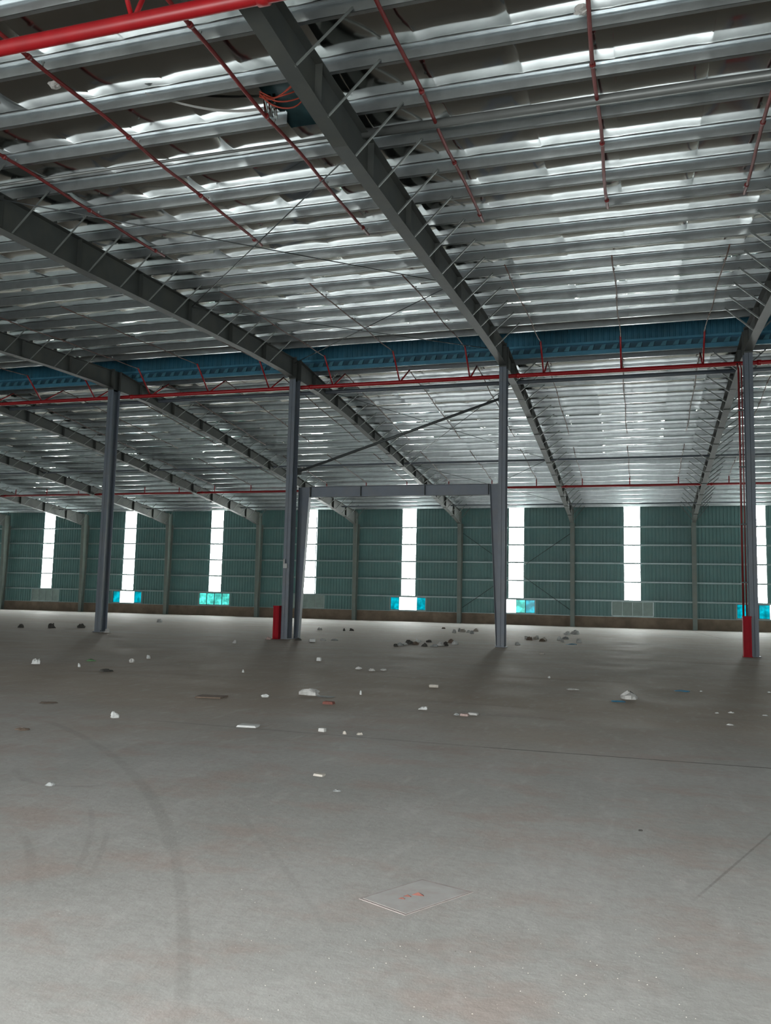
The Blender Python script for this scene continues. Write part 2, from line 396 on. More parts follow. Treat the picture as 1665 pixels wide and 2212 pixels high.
def end_wall(name, x):
    mb = MB(); t = .06
    mb.add([(x, YN, 0), (x, D2, 0), (x, D2, ZTOP), (x, YE1, zb+.36), (x, YE1, zb+1.7), (x, YE0, zb+1.7), (x, YE0, pz_near(YE0)+.34), (x, YN, pz_near(YN)+.34)], [(0, 1, 2, 3, 4, 5, 6, 7)])
    tag(mb.build(name, 'teal'), kind='structure')
end_wall('wall_left', XL); end_wall('wall_right', XR)
# near wall daylight sheets
for n in range(-6, 4):
    c = (n+.5)*B
    lo = 4.8 if any(a-.7 < c < b+.7 for a, b in DOORS) else 1.9
    tag(MB().box(c-.62, c+.62, YN-.04, YN-.02, lo, 9.2).build('window_%d' % (40+n), 'stripnear'), kind='structure')

for nm, x, sg in ((50, XL+.12, 1), (60, XR-.12, -1)):
    for i in range(7):
        y = 4+i*9.3
        tag(MB().box(x-.02, x+.02, y-.6, y+.6, 1.9, 8.4).build('window_%d' % (nm+i), 'endfill'), kind='structure')  # added glowing panel on an unseen end wall, brightens the hall; no known window
# far wall: tall daylight strips and low windows
KIND = {-5: 'open', -4: 'louvre', -3: 'open', -2: 'cyan', -1: 'louvre', 0: 'open', 1: 'right', 2: 'louvre', 3: 'rightopen', -6: 'open'}
wn = 0
for n in range(-6, 4):
    k = n                                         # bay n lies between frames n and n+1; photo index k = n+1
    kk = n+1; c = (n+.5)*B
    wn += 1
    s = empty('window_%d' % wn, (c, D2, WZ1), kind='structure')
    MB().box(c-.56, c+.56, D2-.01, D2+.01, WZ1, ZTOP-.05).build('daylight_sheet', 'strip', s)
    f = MB(); f.box(c-.62, c-.56, D2-.06, D2+.02, WZ1, ZTOP-.05); f.box(c+.56, c+.62, D2-.06, D2+.02, WZ1, ZTOP-.05)
    f.build('side_trim', 'girt', s)
    wn += 1
    l = empty('window_%d' % wn, (c, D2, WZ0), kind='structure')
    fr = MB(); t = .05
    for x0, x1, z0, z1 in ((c-1.5, c+1.5, WZ0, WZ0+t), (c-1.5, c+1.5, WZ1-t, WZ1), (c-1.5, c-1.5+t, WZ0, WZ1), (c+1.5-t, c+1.5, WZ0, WZ1)):
        fr.box(x0, x1, D2-.10, D2+.03, z0, z1)
    fr.build('frame', 'frame', l)
    sr = MB(); sr.box(c-1.67, c-1.5, D2-.07, D2-.035, WZ0-.06, WZ1+.06); sr.box(c+1.5, c+1.67, D2-.07, D2-.035, WZ0-.06, WZ1+.06); sr.box(c-1.5, c+1.5, D2-.07, D2-.035, WZ1, WZ1+.06)
    sr.build('surround', 'teal', l)
    kd = KIND.get(kk, 'open')
    pw = (3.0-2*t)/4
    for q in range(4):
        x0 = c-1.5+t+q*pw; x1 = x0+pw
        if kd == 'louvre':
            m_ = MB()
            zz = WZ0+t
            while zz < WZ1-t-.03:
                m_.add([(x0+.02, D2-.07, zz), (x1-.02, D2-.07, zz), (x1-.02, D2-.02, zz+.075), (x0+.02, D2-.02, zz+.075),
                        (x0+.02, D2-.065, zz), (x1-.02, D2-.065, zz), (x1-.02, D2-.015, zz+.075), (x0+.02, D2-.015, zz+.075)],
                       [(0, 1, 2, 3), (7, 6, 5, 4), (0, 4, 5, 1), (2, 6, 7, 3)]); zz += .07
            m_.build('louvre_panel', 'shutter', l)
            MB().box(x1-.02, x1+.02, D2-.08, D2, WZ0+t, WZ1-t).build('mullion', 'frame', l)
            continue
        openp = {'open': (1, 2), 'right': (0, 1), 'rightopen': (3,), 'cyan': ()}[kd]

        if q in openp: continue
        sf = MB()
        for a in ((x0, x0+.03, WZ0+t, WZ1-t), (x1-.03, x1, WZ0+t, WZ1-t), (x0, x1, WZ0+t, WZ0+t+.03), (x0, x1, WZ1-t-.03, WZ1-t)):
            sf.box(a[0], a[1], D2-.065, D2-.03, a[2], a[3])
        sh = sf.build('sash', 'rod', l)
        MB().box(x0+.03, x1-.03, D2-.05, D2-.04, WZ0+t+.03, WZ1-t-.03).build('pane', 'glasscyan' if kd == 'cyan' or (kd == 'right' and q == 2) else 'glassblue', sh)
    if kd == 'louvre':
        MB().box(c-1.5, c+1.5, D2+.02, D2+.03, WZ0, WZ1).build('backing', 'shutter', l)

# ------------------------------------------------------------------ girts on the far wall
for i, z in enumerate((1.99, 3.38, 4.76, 6.12, 7.48)):
    mb = MB()
    mb.box(XL, XR, D2-.20, D2-.195, z-.06, z+.06); mb.box(XL, XR, D2-.20, D2-.04, z+.055, z+.06)
    mb.box(XL, XR, D2-.20, D2-.04, z-.06, z-.055)
    tag(mb.build('wall_girt', 'girt'), 'long galvanised girt across the teal far wall, %s rail up from the low windows' % ORD[i], 'girt', 'girts on the far wall')

# ------------------------------------------------------------------ purlins
def purlin(y, z, s, label, group, x0=XL, x1=XR, mb=None, last=True):
    mb = mb or MB(); t = .004
    def q(a, b): return mb.add([(x0, a[0], a[1]), (x1, a[0], a[1]), (x1, b[0], b[1]), (x0, b[0], b[1])], [(0, 1, 2, 3)])
    # Z section: web, lower flange with upturned lip towards the camera side, upper flange away
    mb.box(x0, x1, y, y+t, z, z+PH)
    mb.box(x0, x1, y-.075, y, z+PH-.024, z+PH-.02); mb.box(x0, x1, y-.075, y-.075+t, z+PH-.045, z+PH-.02)
    mb.box(x0, x1, y, y+.075, z, z+t)
    if not last: return mb
    tag(mb.build('roof_purlin', 'galv'), label, 'purlin', group)
for i, y in enumerate(NL[:18]):
    cut = i == 11
    m0 = purlin(y, pz_near(y), 1, '', '', XL, 7.3, None, False) if cut else None
    purlin(y, pz_near(y), 1, 'galvanised purlin across the nearer roof slope, %s from the blue ridge vent' % ORD[i], 'purlins of the nearer roof slope', 8.44 if cut else XL, XR, m0)
for i, y in enumerate(FL):
    purlin(y, pz_far(y), -1, 'galvanised purlin on the far roof slope, %s beyond the blue ridge vent' % ORD[i], 'purlins of the far roof slope')
eb = MB(); eb.box(XL, XR, YE0-.004, YE0+.004, pz_near(YE0)-.02, pz_near(YE0)+.30); eb.box(XL, XR, YE0-.09, YE0, pz_near(YE0)-.02, pz_near(YE0)-.014)
tag(eb.build('edge_beam', 'galv'), 'grey green edge beam ending the nearer roof at the blue ridge vent', 'beam')

# ------------------------------------------------------------------ rafters
near_bot = [(6.0, 9.36), (9.8, 9.45), (13.1, 9.46), (14.8, 9.58), (17.5, 9.75), (20.2, 9.95), (23.6, 10.2), (27.1, 10.44), (29.9, 10.56), (31.1, 10.56)]
far_bot = [(31.6, 10.56), (34.0, 10.58), (38.5, 10.33), (45.0, 9.78), (53.0, 9.05), (59.5, 8.36), (62.2, 8.05), (64.2, 7.72)]
def interp(P, y):
    for (a, za), (b, zb_) in zip(P[:-1], P[1:]):
        if a <= y <= b: return za+(zb_-za)*(y-a)/(b-a)
    return P[0][1] if y < P[0][0] else P[-1][1]
def rafter(x, prof, pz, lines, label, group, both, stiff_every=2, hw=.14):
    t = empty('roof_rafter', (x, prof[0][0], prof[0][1]), label, 'rafter', group)
    web = MB(); bf = MB(); tf = MB()
    for (a, za), (b, zb2) in zip(prof[:-1], prof[1:]):
        ta, tb_ = pz(a)-.10, pz(b)-.10
        web.prism_yz([(a, za), (b, zb2), (b, tb_), (a, ta)], x-.005, x+.005)
        bf.prism_yz([(a, za-.014), (b, zb2-.014), (b, zb2), (a, za)], x-hw, x+hw)
        tf.prism_yz([(a, ta-.014), (b, tb_-.014), (b, tb_), (a, ta)], x-hw, x+hw)
    web.build('web', 'rafter', t); bf.build('bottom_flange', 'rafter', t); tf.build('top_flange', 'rafter', t)
    for i, y in enumerate(lines):
        if not prof[0][0]+.1 < y < prof[-1][0]-.2: continue
        zb1 = interp(prof, y); zt = pz(y)
        for sd in ((1, -1) if both else (1,)):
            MB().angle((x+sd*hw*.85, y-.1, zb1-.02), (x+sd*.98, y-.02, zt+.04), .045, .006).build('fly_brace', 'brace', t)
        if i % stiff_every == 0:
            MB().box(x-hw*.9, x+hw*.9, y-.45, y-.438, zb1+.005, zt-.115+(pz(y-.45)-zt)).build('stiffener', 'rafter', t)
        MB().box(x-.08, x+.08, y+.006, y+.014, zt-.11, zt+.2).build('cleat', 'rafter', t)
    return t
nl = sorted([y for y in NL if y > 6]); 
RN = {1: 'large dark rafter crossing the top centre down to the second column from the right', 2: 'nearer slope rafter at the right edge of the photo over the rightmost column',
      0: 'nearer slope rafter coming down to the column second from the left', -1: 'nearer slope rafter at the left edge over the leftmost column'}
for k in (-1, 0, 1, 2):
    rafter(k*B, near_bot, pz_near, nl, RN[k], 'rafters of the nearer roof slope', k == 2)
for k in range(-6, 3):
    n = 2-k
    rafter(k*B, far_bot, pz_far, FL, 'far slope rafter landing on the %s wall column counted from the right' % ORD[n] if n else 'far slope rafter landing on the rightmost wall column', 'rafters of the far roof slope', k == 2)

# ------------------------------------------------------------------ inner columns
def hcolumn(name, x, y, z1, fw, d0, d1, m, label, group, cat='column'):
    t = empty(name, (x, y, 0), label, cat, group)
    web = MB().add([(x-.005, y-d0/2, .02), (x-.005, y+d0/2, .02), (x-.005, y+d1/2, z1), (x-.005, y-d1/2, z1),
                    (x+.005, y-d0/2, .02), (x+.005, y+d0/2, .02), (x+.005, y+d1/2, z1), (x+.005, y-d1/2, z1)],
                   [(0, 1, 2, 3), (7, 6, 5, 4), (0, 4, 5, 1), (1, 5, 6, 2), (2, 6, 7, 3), (3, 7, 4, 0)])
    web.build('web', m, t)
    for sg in (-1, 1):
        f = MB(); a0, a1 = y+sg*d0/2, y+sg*d1/2; th = .014*sg
        f.add([(x-fw/2, a0, .02), (x+fw/2, a0, .02), (x+fw/2, a1, z1), (x-fw/2, a1, z1), (x-fw/2, a0-th, .02), (x+fw/2, a0-th, .02), (x+fw/2, a1-th, z1), (x-fw/2, a1-th, z1)],
              [(0, 1, 2, 3), (7, 6, 5, 4), (0, 4, 5, 1), (1, 5, 6, 2), (2, 6, 7, 3), (3, 7, 4, 0)])
        f.build('flange', m, t)
    MB().box(x-fw/2-.05, x+fw/2+.05, y-d0/2-.04, y+d0/2+.04, 0, .025).build('base_plate', m, t)
    for bx in (-1, 1):
        for by in (-1, 1):
            MB().tube([(x+bx*fw*.3, y+by*d0*.25, .02), (x+bx*fw*.3, y+by*d0*.25, .075)], .016, 6).build('anchor_bolt', 'rod', t)
    return t
CN = {-1: 'leftmost tall blue grey steel column under the ridge', 0: 'tall blue grey column with red guard at its left, second from left',
      1: 'tall blue grey column without a guard, right of the portal beam', 2: 'rightmost tall grey steel column with red guard and riser pipe'}
for k in (-1, 0, 1, 2):
    t = hcolumn('steel_column', k*B, D1, 10.56, .27, .50, .50, 'column', CN[k], 'columns along the ridge')
    # haunch box where the rafters meet
    h = MB(); h.box(k*B-.15, k*B+.15, D1-.27, D1-.255, 10.5, 11.42); h.box(k*B-.15, k*B+.15, D1+.255, D1+.27, 10.5, 11.42)
    h.box(k*B-.005, k*B+.005, D1-.255, D1+.255, 10.5, 11.42); h.build('end_plate', 'rafter', t)
WC = lambda n: ('dusty grey wall column against the teal wall, %s from the right' % ORD[n]) if n else 'rightmost dusty grey wall column against the teal wall'
for k in range(-6, 3):
    t = hcolumn('wall_column', k*B, 64.75, 7.75, .30, .36, .80, 'wallcol', WC(2-k), 'columns along the far wall')
    h = MB(); h.box(k*B-.14, k*B+.14, 64.34, 64.36, 7.7, pz_far(64.4)-.02); h.box(k*B-.006, k*B+.006, 64.36, 65.15, 7.7, pz_far(65.1)-.03)
    h.build('knee_plate', 'wallcol', t)

# ------------------------------------------------------------------ portal frame between the middle columns
PY = D1+.62
pf = empty('portal_frame', (B/2, PY, 0), 'low grey portal frame spanning between the two middle columns', 'portal frame')
bm = MB(); bm.box(.6, B-.6, PY-.005, PY+.005, 5.74, 6.16); bm.box(.6, B-.6, PY-.12, PY+.12, 6.15, 6.165); bm.box(.6, B-.6, PY-.12, PY+.12, 5.735, 5.75)
bm.build('beam', 'column', pf)
for x in (.62, 2.78, 5.43, 7.95):
    MB().box(x-.008, x+.008, PY-.11, PY+.11, 5.75, 6.15).build('stiffener', 'rafter', pf)
for sg, x0 in ((1, .12), (-1, B-.12)):
    lg = MB(); xa, xb = x0+sg*.16, x0+sg*.46
    for y0, y1, w0, w1 in ((PY-.005, PY+.005, 0, 1),):
        vs = [(x0, y0, 0.02), (xa, y0, 0.02), (xb, y0, 6.16), (x0, y0, 6.16), (x0, y1, 0.02), (xa, y1, 0.02), (xb, y1, 6.16), (x0, y1, 6.16)]
        fs = [(0, 1, 2, 3), (7, 6, 5, 4), (0, 4, 5, 1), (1, 5, 6, 2), (2, 6, 7, 3), (3, 7, 4, 0)]
        lg.add(vs, fs)
    lg.bar((xa, PY, .02), (xb, PY, 6.16), .24, .014) if False else None
    lg.add([(xa, PY-.12, .02), (xa+sg*.014, PY-.12, .02), (xb+sg*.014, PY-.12, 6.16), (xb, PY-.12, 6.16), (xa, PY+.12, .02), (xa+sg*.014, PY+.12, .02), (xb+sg*.014, PY+.12, 6.16), (xb, PY+.12, 6.16)],
           [(0, 1, 2, 3), (7, 6, 5, 4), (0, 4, 5, 1), (1, 5, 6, 2), (2, 6, 7, 3), (3, 7, 4, 0)])
    lg.box(min(x0, x0-sg*.014), max(x0, x0-sg*.014), PY-.12, PY+.12, .02, 6.16)
    lg.box(min(x0-sg*.02, xa+sg*.04), max(x0-sg*.02, xa+sg*.04), PY-.14, PY+.14, 0, .025)
    lg.build('leg', 'column', pf)
dg = empty('diagonal_strut', (B/2, D1+.35, 8), 'dark diagonal tube rising rightward above the portal frame', 'brace')
MB().tube([(.22, D1+.35, 6.80), (B-.2, D1+.35, 9.42)], .055, 10).build('tube', 'rod', dg, True)
for p in ((.16, 6.78), (B-.14, 9.44)): MB().box(p[0]-.12, p[0]+.12, D1+.34, D1+.36, p[1]-.14, p[1]+.14).build('gusset', 'rafter', dg)

# roof struts (round tubes along X) and cross rods
for lab, y, z, r, x0, x1 in (('thick grey strut tube across the nearer roof, right of the large rafter', 14.25, pz_near(14.25)-.10, .085, B, 3*B),
                     ('thin grey strut tube crossing left of the large rafter on the nearer roof', 14.25, pz_near(14.25)-.06, .03, -2*B, B),
                     ('dark strut tube just behind the main red pipe near the ridge', 34.9, 10.88, .085, XL, XR),
                     ('dark strut line halfway down the far roof slope', 48.2, 9.80, .06, XL, XR),
                     ('dark strut line low on the far roof slope near the eave', 61.1, 8.75, .05, XL, XR)):
    o = MB().tube([(x0, y, z), (x1, y, z)], r, 10).build('strut_tube', 'strut' if y < 20 else 'column', None, True)
    tag(o, lab, 'strut')
def rod(a, b, label, r=.014):
    o = MB().tube([a, b], r, 6).build('brace_rod', 'rod', None, True); tag(o, label, 'brace rod', 'cross bracing rods')
def nz(y): return pz_near(y)-.30
def fz(y): return pz_far(y)-.30
rod((B-.1, 14.3, nz(14.3)), (.1, 22.8, nz(22.8)), 'thin bracing rod under the nearer roof starting at the large rafter beside the strut')
rod((.1, 14.3, nz(14.3)), (B-.1, 22.8, nz(22.8)), 'faint bracing rod crossing the upper one, running down right to the large rafter')
rod((B-.1, 22.8, nz(22.8)), (.1, 31, nz(31)), 'thin bracing rod from the large rafter down to the second column from left')
rod((.1, 22.8, nz(22.8)), (B-.1, 31, nz(31)), 'faint bracing rod running down right toward the head of the column right of the portal')
for a, b, s in ((34.9, 48.2, 'upper'), (48.2, 61.1, 'lower')):
    rod((B-.1, a, fz(a)), (.1, b, fz(b)), 'bracing rod on the %s far slope above the portal, falling leftward' % s)
    rod((.1, a, fz(a)), (B-.1, b, fz(b)), 'bracing rod on the %s far slope above the portal, falling rightward' % s)
rod((.15, 65.1, 1.2), (B-.15, 65.1, 7.0), 'thin diagonal rod on the teal wall behind the portal column, rising right', .02)
rod((.15, 65.1, 7.0), (B-.15, 65.1, 1.2), 'thin diagonal rod on the teal wall behind the portal column, falling right', .02)

# ------------------------------------------------------------------ fire pipes
BX = [B/6*(2*i+1) for i in range(-12, 8)]        # branch lines, three in each bay
BXv = [x for x in BX if -20 < x < 19]
def main_pipe(y, z, r, label, drops):
    t = empty('main_fire_pipe', (0, y, z), label, 'fire pipe', 'red main fire pipes')
    MB().tube([(XL+1, y, z), (XR-1, y, z)], r, 14).build('pipe', 'red', t, True)
    for i in range(-6, 4):
        xx = i*B+.45
        MB().tube([(xx-.07, y, z), (xx+.07, y, z)], r*1.25, 14).build('coupling', 'red', t, True)
    for x, pts in drops:
        MB().tube([(x, y, z)]+pts, .034, 8).build('riser_nipple', 'red', t, True)
    return t
ny = lambda y: pz_near(y)-.11
fy = lambda y: pz_far(y)-.11
M2Y, M2Z = 32.0, 10.37
main_pipe(M2Y, M2Z, .08, 'long red main pipe running behind the tall columns at the ridge',
          [(x, [(x, 30.9, ny(30.9)+.03)]) for x in BX if x > -40]+[(x, [(x, 33.4, fy(33.4))]) for x in BX if x > -40])
main_pipe(9.0, 9.16, .10, 'thick bright red main pipe crossing the top left corner',
          [(x, [(x, 8.75, 9.5), (x, 8.5, ny(8.5))]) for x in BX if x > -4]+[(x, [(x, 9.35, ny(9.35))]) for x in BX if x > -4])
main_pipe(54.0, 9.05, .075, 'distant red main pipe low under the far roof slope', [(x, [(x, 54.0, fy(54.0)), ]) for x in BX])
def branch(x, ys, zf, lab, r, m='redbranch', clamps=True, grp='sprinkler branch pipes'):
    t = empty('sprinkler_pipe', (x, ys[0], zf(ys[0])), lab, 'sprinkler pipe', grp)
    y0, y1 = ys; n = max(2, int((y1-y0)/.7)); pts = []
    for i in range(n+1):
        y = y0+(y1-y0)*i/n; pts.append((x+.02*math.sin(y*1.3+x), y, zf(y)+.015*math.sin(y*2.1+x*3)))
    MB().tube(pts, r, 8).build('pipe', m, t, True)
    y = y0+1.4
    while y < y1:
        MB().tube([(x, y, zf(y)-.01), (x, y, zf(y)+.06), (x, y, zf(y)+.10)], [.012, .012, .03], 6).build('sprinkler_head', 'brace', t)
        MB().tube([(x+.02*math.sin(y*1.3+x), y-.35, zf(y-.35)), (x+.02*math.sin(y*1.3+x), y-.28, zf(y-.28))], r*1.45, 8).build('coupling', m, t, True)
        y += 2.73
    return t
names = {}
vis = [x for x in BX if x > -16 and x < 19]
for i, x in enumerate(vis):
    n = len(vis)-1-i
    o_ = 'rightmost' if n == 0 else ORD[n]+' from the right'
    branch(x, (9.3, 19.0), ny, 'thin red sprinkler branch running from the top of the photo, %s' % o_, .034)
    branch(x, (22.2, 31.0), ny, 'thin brownish sprinkler branch between the gap and the ridge, %s' % o_, .019, 'faintpipe')
    branch(x, (33.4, 44.0), fy, 'thin sprinkler branch on the far slope beyond the ridge vent, %s' % o_, .02, 'faintpipe')
    branch(x, (46.5, 54.0), fy, 'thin sprinkler branch just above the distant red pipe, %s' % o_, .02, 'faintpipe')
# riser beside the rightmost column
rp = empty('riser_pipe', (17.0, D1-.1, 0), 'pair of dull red riser pipes up the left side of the rightmost column', 'riser pipe')
for x, r in ((16.87, .035), (16.97, .022)):
    MB().tube([(x, D1-.05, 1.0), (x, D1-.05, 10.0), (x+.02, M2Y-.1, 10.34)], r, 8).build('pipe', 'redbranch', rp, True)
for z in (2.5, 4.5, 6.5, 8.5): MB().box(16.82, 17.03, D1-.10, D1+.0, z-.02, z+.02).build('clamp', 'rod', rp)

# red sheet guards at the column feet
def guard(x0, x1, y, label, h=1.30):
    t = empty('pipe_guard', ((x0+x1)/2, y, 0), label, 'pipe guard')
    g = MB(); n = 8
    g.box(x0, x0+.008, y-.12, y+.14, 0, h); g.box(x1-.008, x1, y-.12, y+.14, 0, h); g.box(x0, x1, y-.128, y-.12, 0, h)
    g.box(x0+.008, x1-.008, y-.12, y+.14, h-.01, h); g.build('sleeve', 'redguard', t)
    for s in (x0+.05, x1-.05): MB().box(s-.012, s+.012, y-.142, y-.128, .02, h-.05).build('rib', 'redguard', t)
    MB().box(x0-.02, x1+.02, y-.15, y+.15, 0, .02).build('foot_flange', 'redguard', t)
    MB().box(x0-.01, x1+.01, y-.14, y+.145, h-.05, h+.004).build('cap_rim', 'redguard', t)
guard(-.38, -.14, D1-.35, 'bright red upright guard at the foot of the column second from left')
guard(16.80, 17.06, D1-.40, 'bright red upright guard at the foot of the rightmost column', 1.36)
ub = empty('socket_box', (-.02, D1-.27, 2.9), 'small white box and torn paper stuck on the column beside the left red guard', 'box')
MB().box(-.10, .06, D1-.32, D1-.25, 2.80, 2.98).build('cover', 'white', ub)
MB().add([(-.10, D1-.33, 2.94), (-.02, D1-.34, 2.96), (-.03, D1-.37, 3.18), (-.09, D1-.335, 3.14)], [(0, 1, 2, 3)]).build('paper_flap', 'paper', ub)

# ------------------------------------------------------------------ torn foil with red cables, strips hanging from the roof
x0, x1, y0, y1 = HOLE; zc = pz_near(13.2)
cb = MB()
for q in range(5):
    pts = []
    for i in range(15):
        a = i/14; pts.append((x0-.05+.95*a+.03*math.sin(q*2+a*9), 12.78+.05*q+.12*math.sin(a*5+q), zc+.22-.26*math.sin(a*math.pi)*(.7+.12*q)))
    cb.tube(pts, .014, 6)
tag(cb.build('loose_cables', 'cable', None, True), 'loop of orange red cables sagging from the torn roof foil beside the large rafter', 'cables')
tf_ = MB()
for q in range(3):
    xa = x0+.02+q*.09
    tf_.add([(xa, 13.0, zc+.22), (xa+.05, 13.0, zc+.22), (xa+.07, 13.1, zc-.12-.05*q), (xa+.01, 13.08, zc-.16)], [(0, 1, 2, 3)])
    tf_.add([(xa+.05, 13.0, zc+.22), (xa+.06, 13.01, zc+.22), (xa+.08, 13.11, zc-.12-.05*q), (xa+.07, 13.1, zc-.12-.05*q)], [(0, 1, 2, 3)])
tag(tf_.build('torn_foil', 'foil'), 'torn silver foil strips dangling in the dark hole by the large rafter', 'foil')
hs = MB()
for i in range(12):
    a0, a1 = i/12, (i+1)/12
    P = lambda a: (5.2+2.1*a, 12.2+.9*a+.25*math.sin(a*3), pz_near(12.6)+.13-.06*math.sin(a*3.1))
    p, q = P(a0), P(a1)
    hs.add([p, q, (q[0], q[1]+.10, q[2]+.005), (p[0], p[1]+.10, p[2]+.005)], [(0, 1, 2, 3)])
tag(hs.build('foil_tape', 'white'), 'pale curved strip of tape hanging under the foil left of the hole', 'tape')

# ------------------------------------------------------------------ litter on the floor
def lump(name, px, py, wpx, hpx, m, label, cat, flat=.6, seed=0, group=None, blocky=False, ry=None):
    """irregular piece resting on the floor; size follows from how wide it looks"""
    x, y = fl(px, py); dist = math.hypot(x-CAM.x, y); u = dist/FPX
    w_ = wpx*u/2; hh = max(.004, hpx*u/2*flat*(.9 if blocky else .8)); d_ = w_*.7 if ry is None else ry
    rnd = random.Random(seed+int(px*7+py)); mb = MB(); a0 = rnd.uniform(-.5, .5)
    if blocky:
        ca, sa = math.cos(a0*.5), math.sin(a0*.5); vs = []
        for zz, s in ((0, 1), (hh*2*.85, .97), (hh*2, .86)):
            for sx, sy in ((-1, -1), (0, -1.05), (1, -1), (1.04, 0), (1, 1), (0, 1), (-1, 1), (-1.03, 0)):
                X_, Y_ = sx*w_*s*(1+rnd.uniform(-.07, .07)), sy*d_*s*(1+rnd.uniform(-.1, .1)); vs.append((x+X_*ca-Y_*sa, y+X_*sa+Y_*ca, zz*(1+rnd.uniform(-.06, .06)) if zz else 0))
        n = 8; fs = []
        for r in range(2):
            for j in range(n): fs.append((r*n+j, r*n+(j+1) % n, (r+1)*n+(j+1) % n, (r+1)*n+j))
        fs.append(tuple(range(n))[::-1]); fs.append(tuple(2*n+j for j in range(n)))
        mb.add(vs, fs); sm = False
    else:
        nu, nv = 9, 4; vs = []; ph = [rnd.uniform(0, 6.3) for _ in range(6)]
        for i in range(nv):
            el = i/(nv-1)*math.pi/2
            for j in range(nu):
                a = 2*math.pi*j/nu
                r = 1+.16*math.sin(3*a+ph[0])*math.cos(el)+.10*math.sin(5*a+ph[1]+el*3)+rnd.uniform(-.28, .2)
                X_, Y_ = math.cos(a)*math.cos(el)**.45*w_*r*.95, math.sin(a)*math.cos(el)**.45*d_*r
                Z_ = math.sin(el)*hh*2*(1+.25*math.sin(2*a+ph[2])*math.cos(el)*2*math.sin(el)+rnd.uniform(-.35, .35))
                vs.append((x+X_, y+Y_, max(0, Z_)))
        fs = [(i*nu+j, i*nu+(j+1) % nu, (i+1)*nu+(j+1) % nu, (i+1)*nu+j) for i in range(nv-1) for j in range(nu)]
        fs.append(tuple(range(nu))[::-1]); mb.add(vs, fs); sm = False
    o = mb.build(name, m, None, sm)
    return tag(o, label, cat, group)
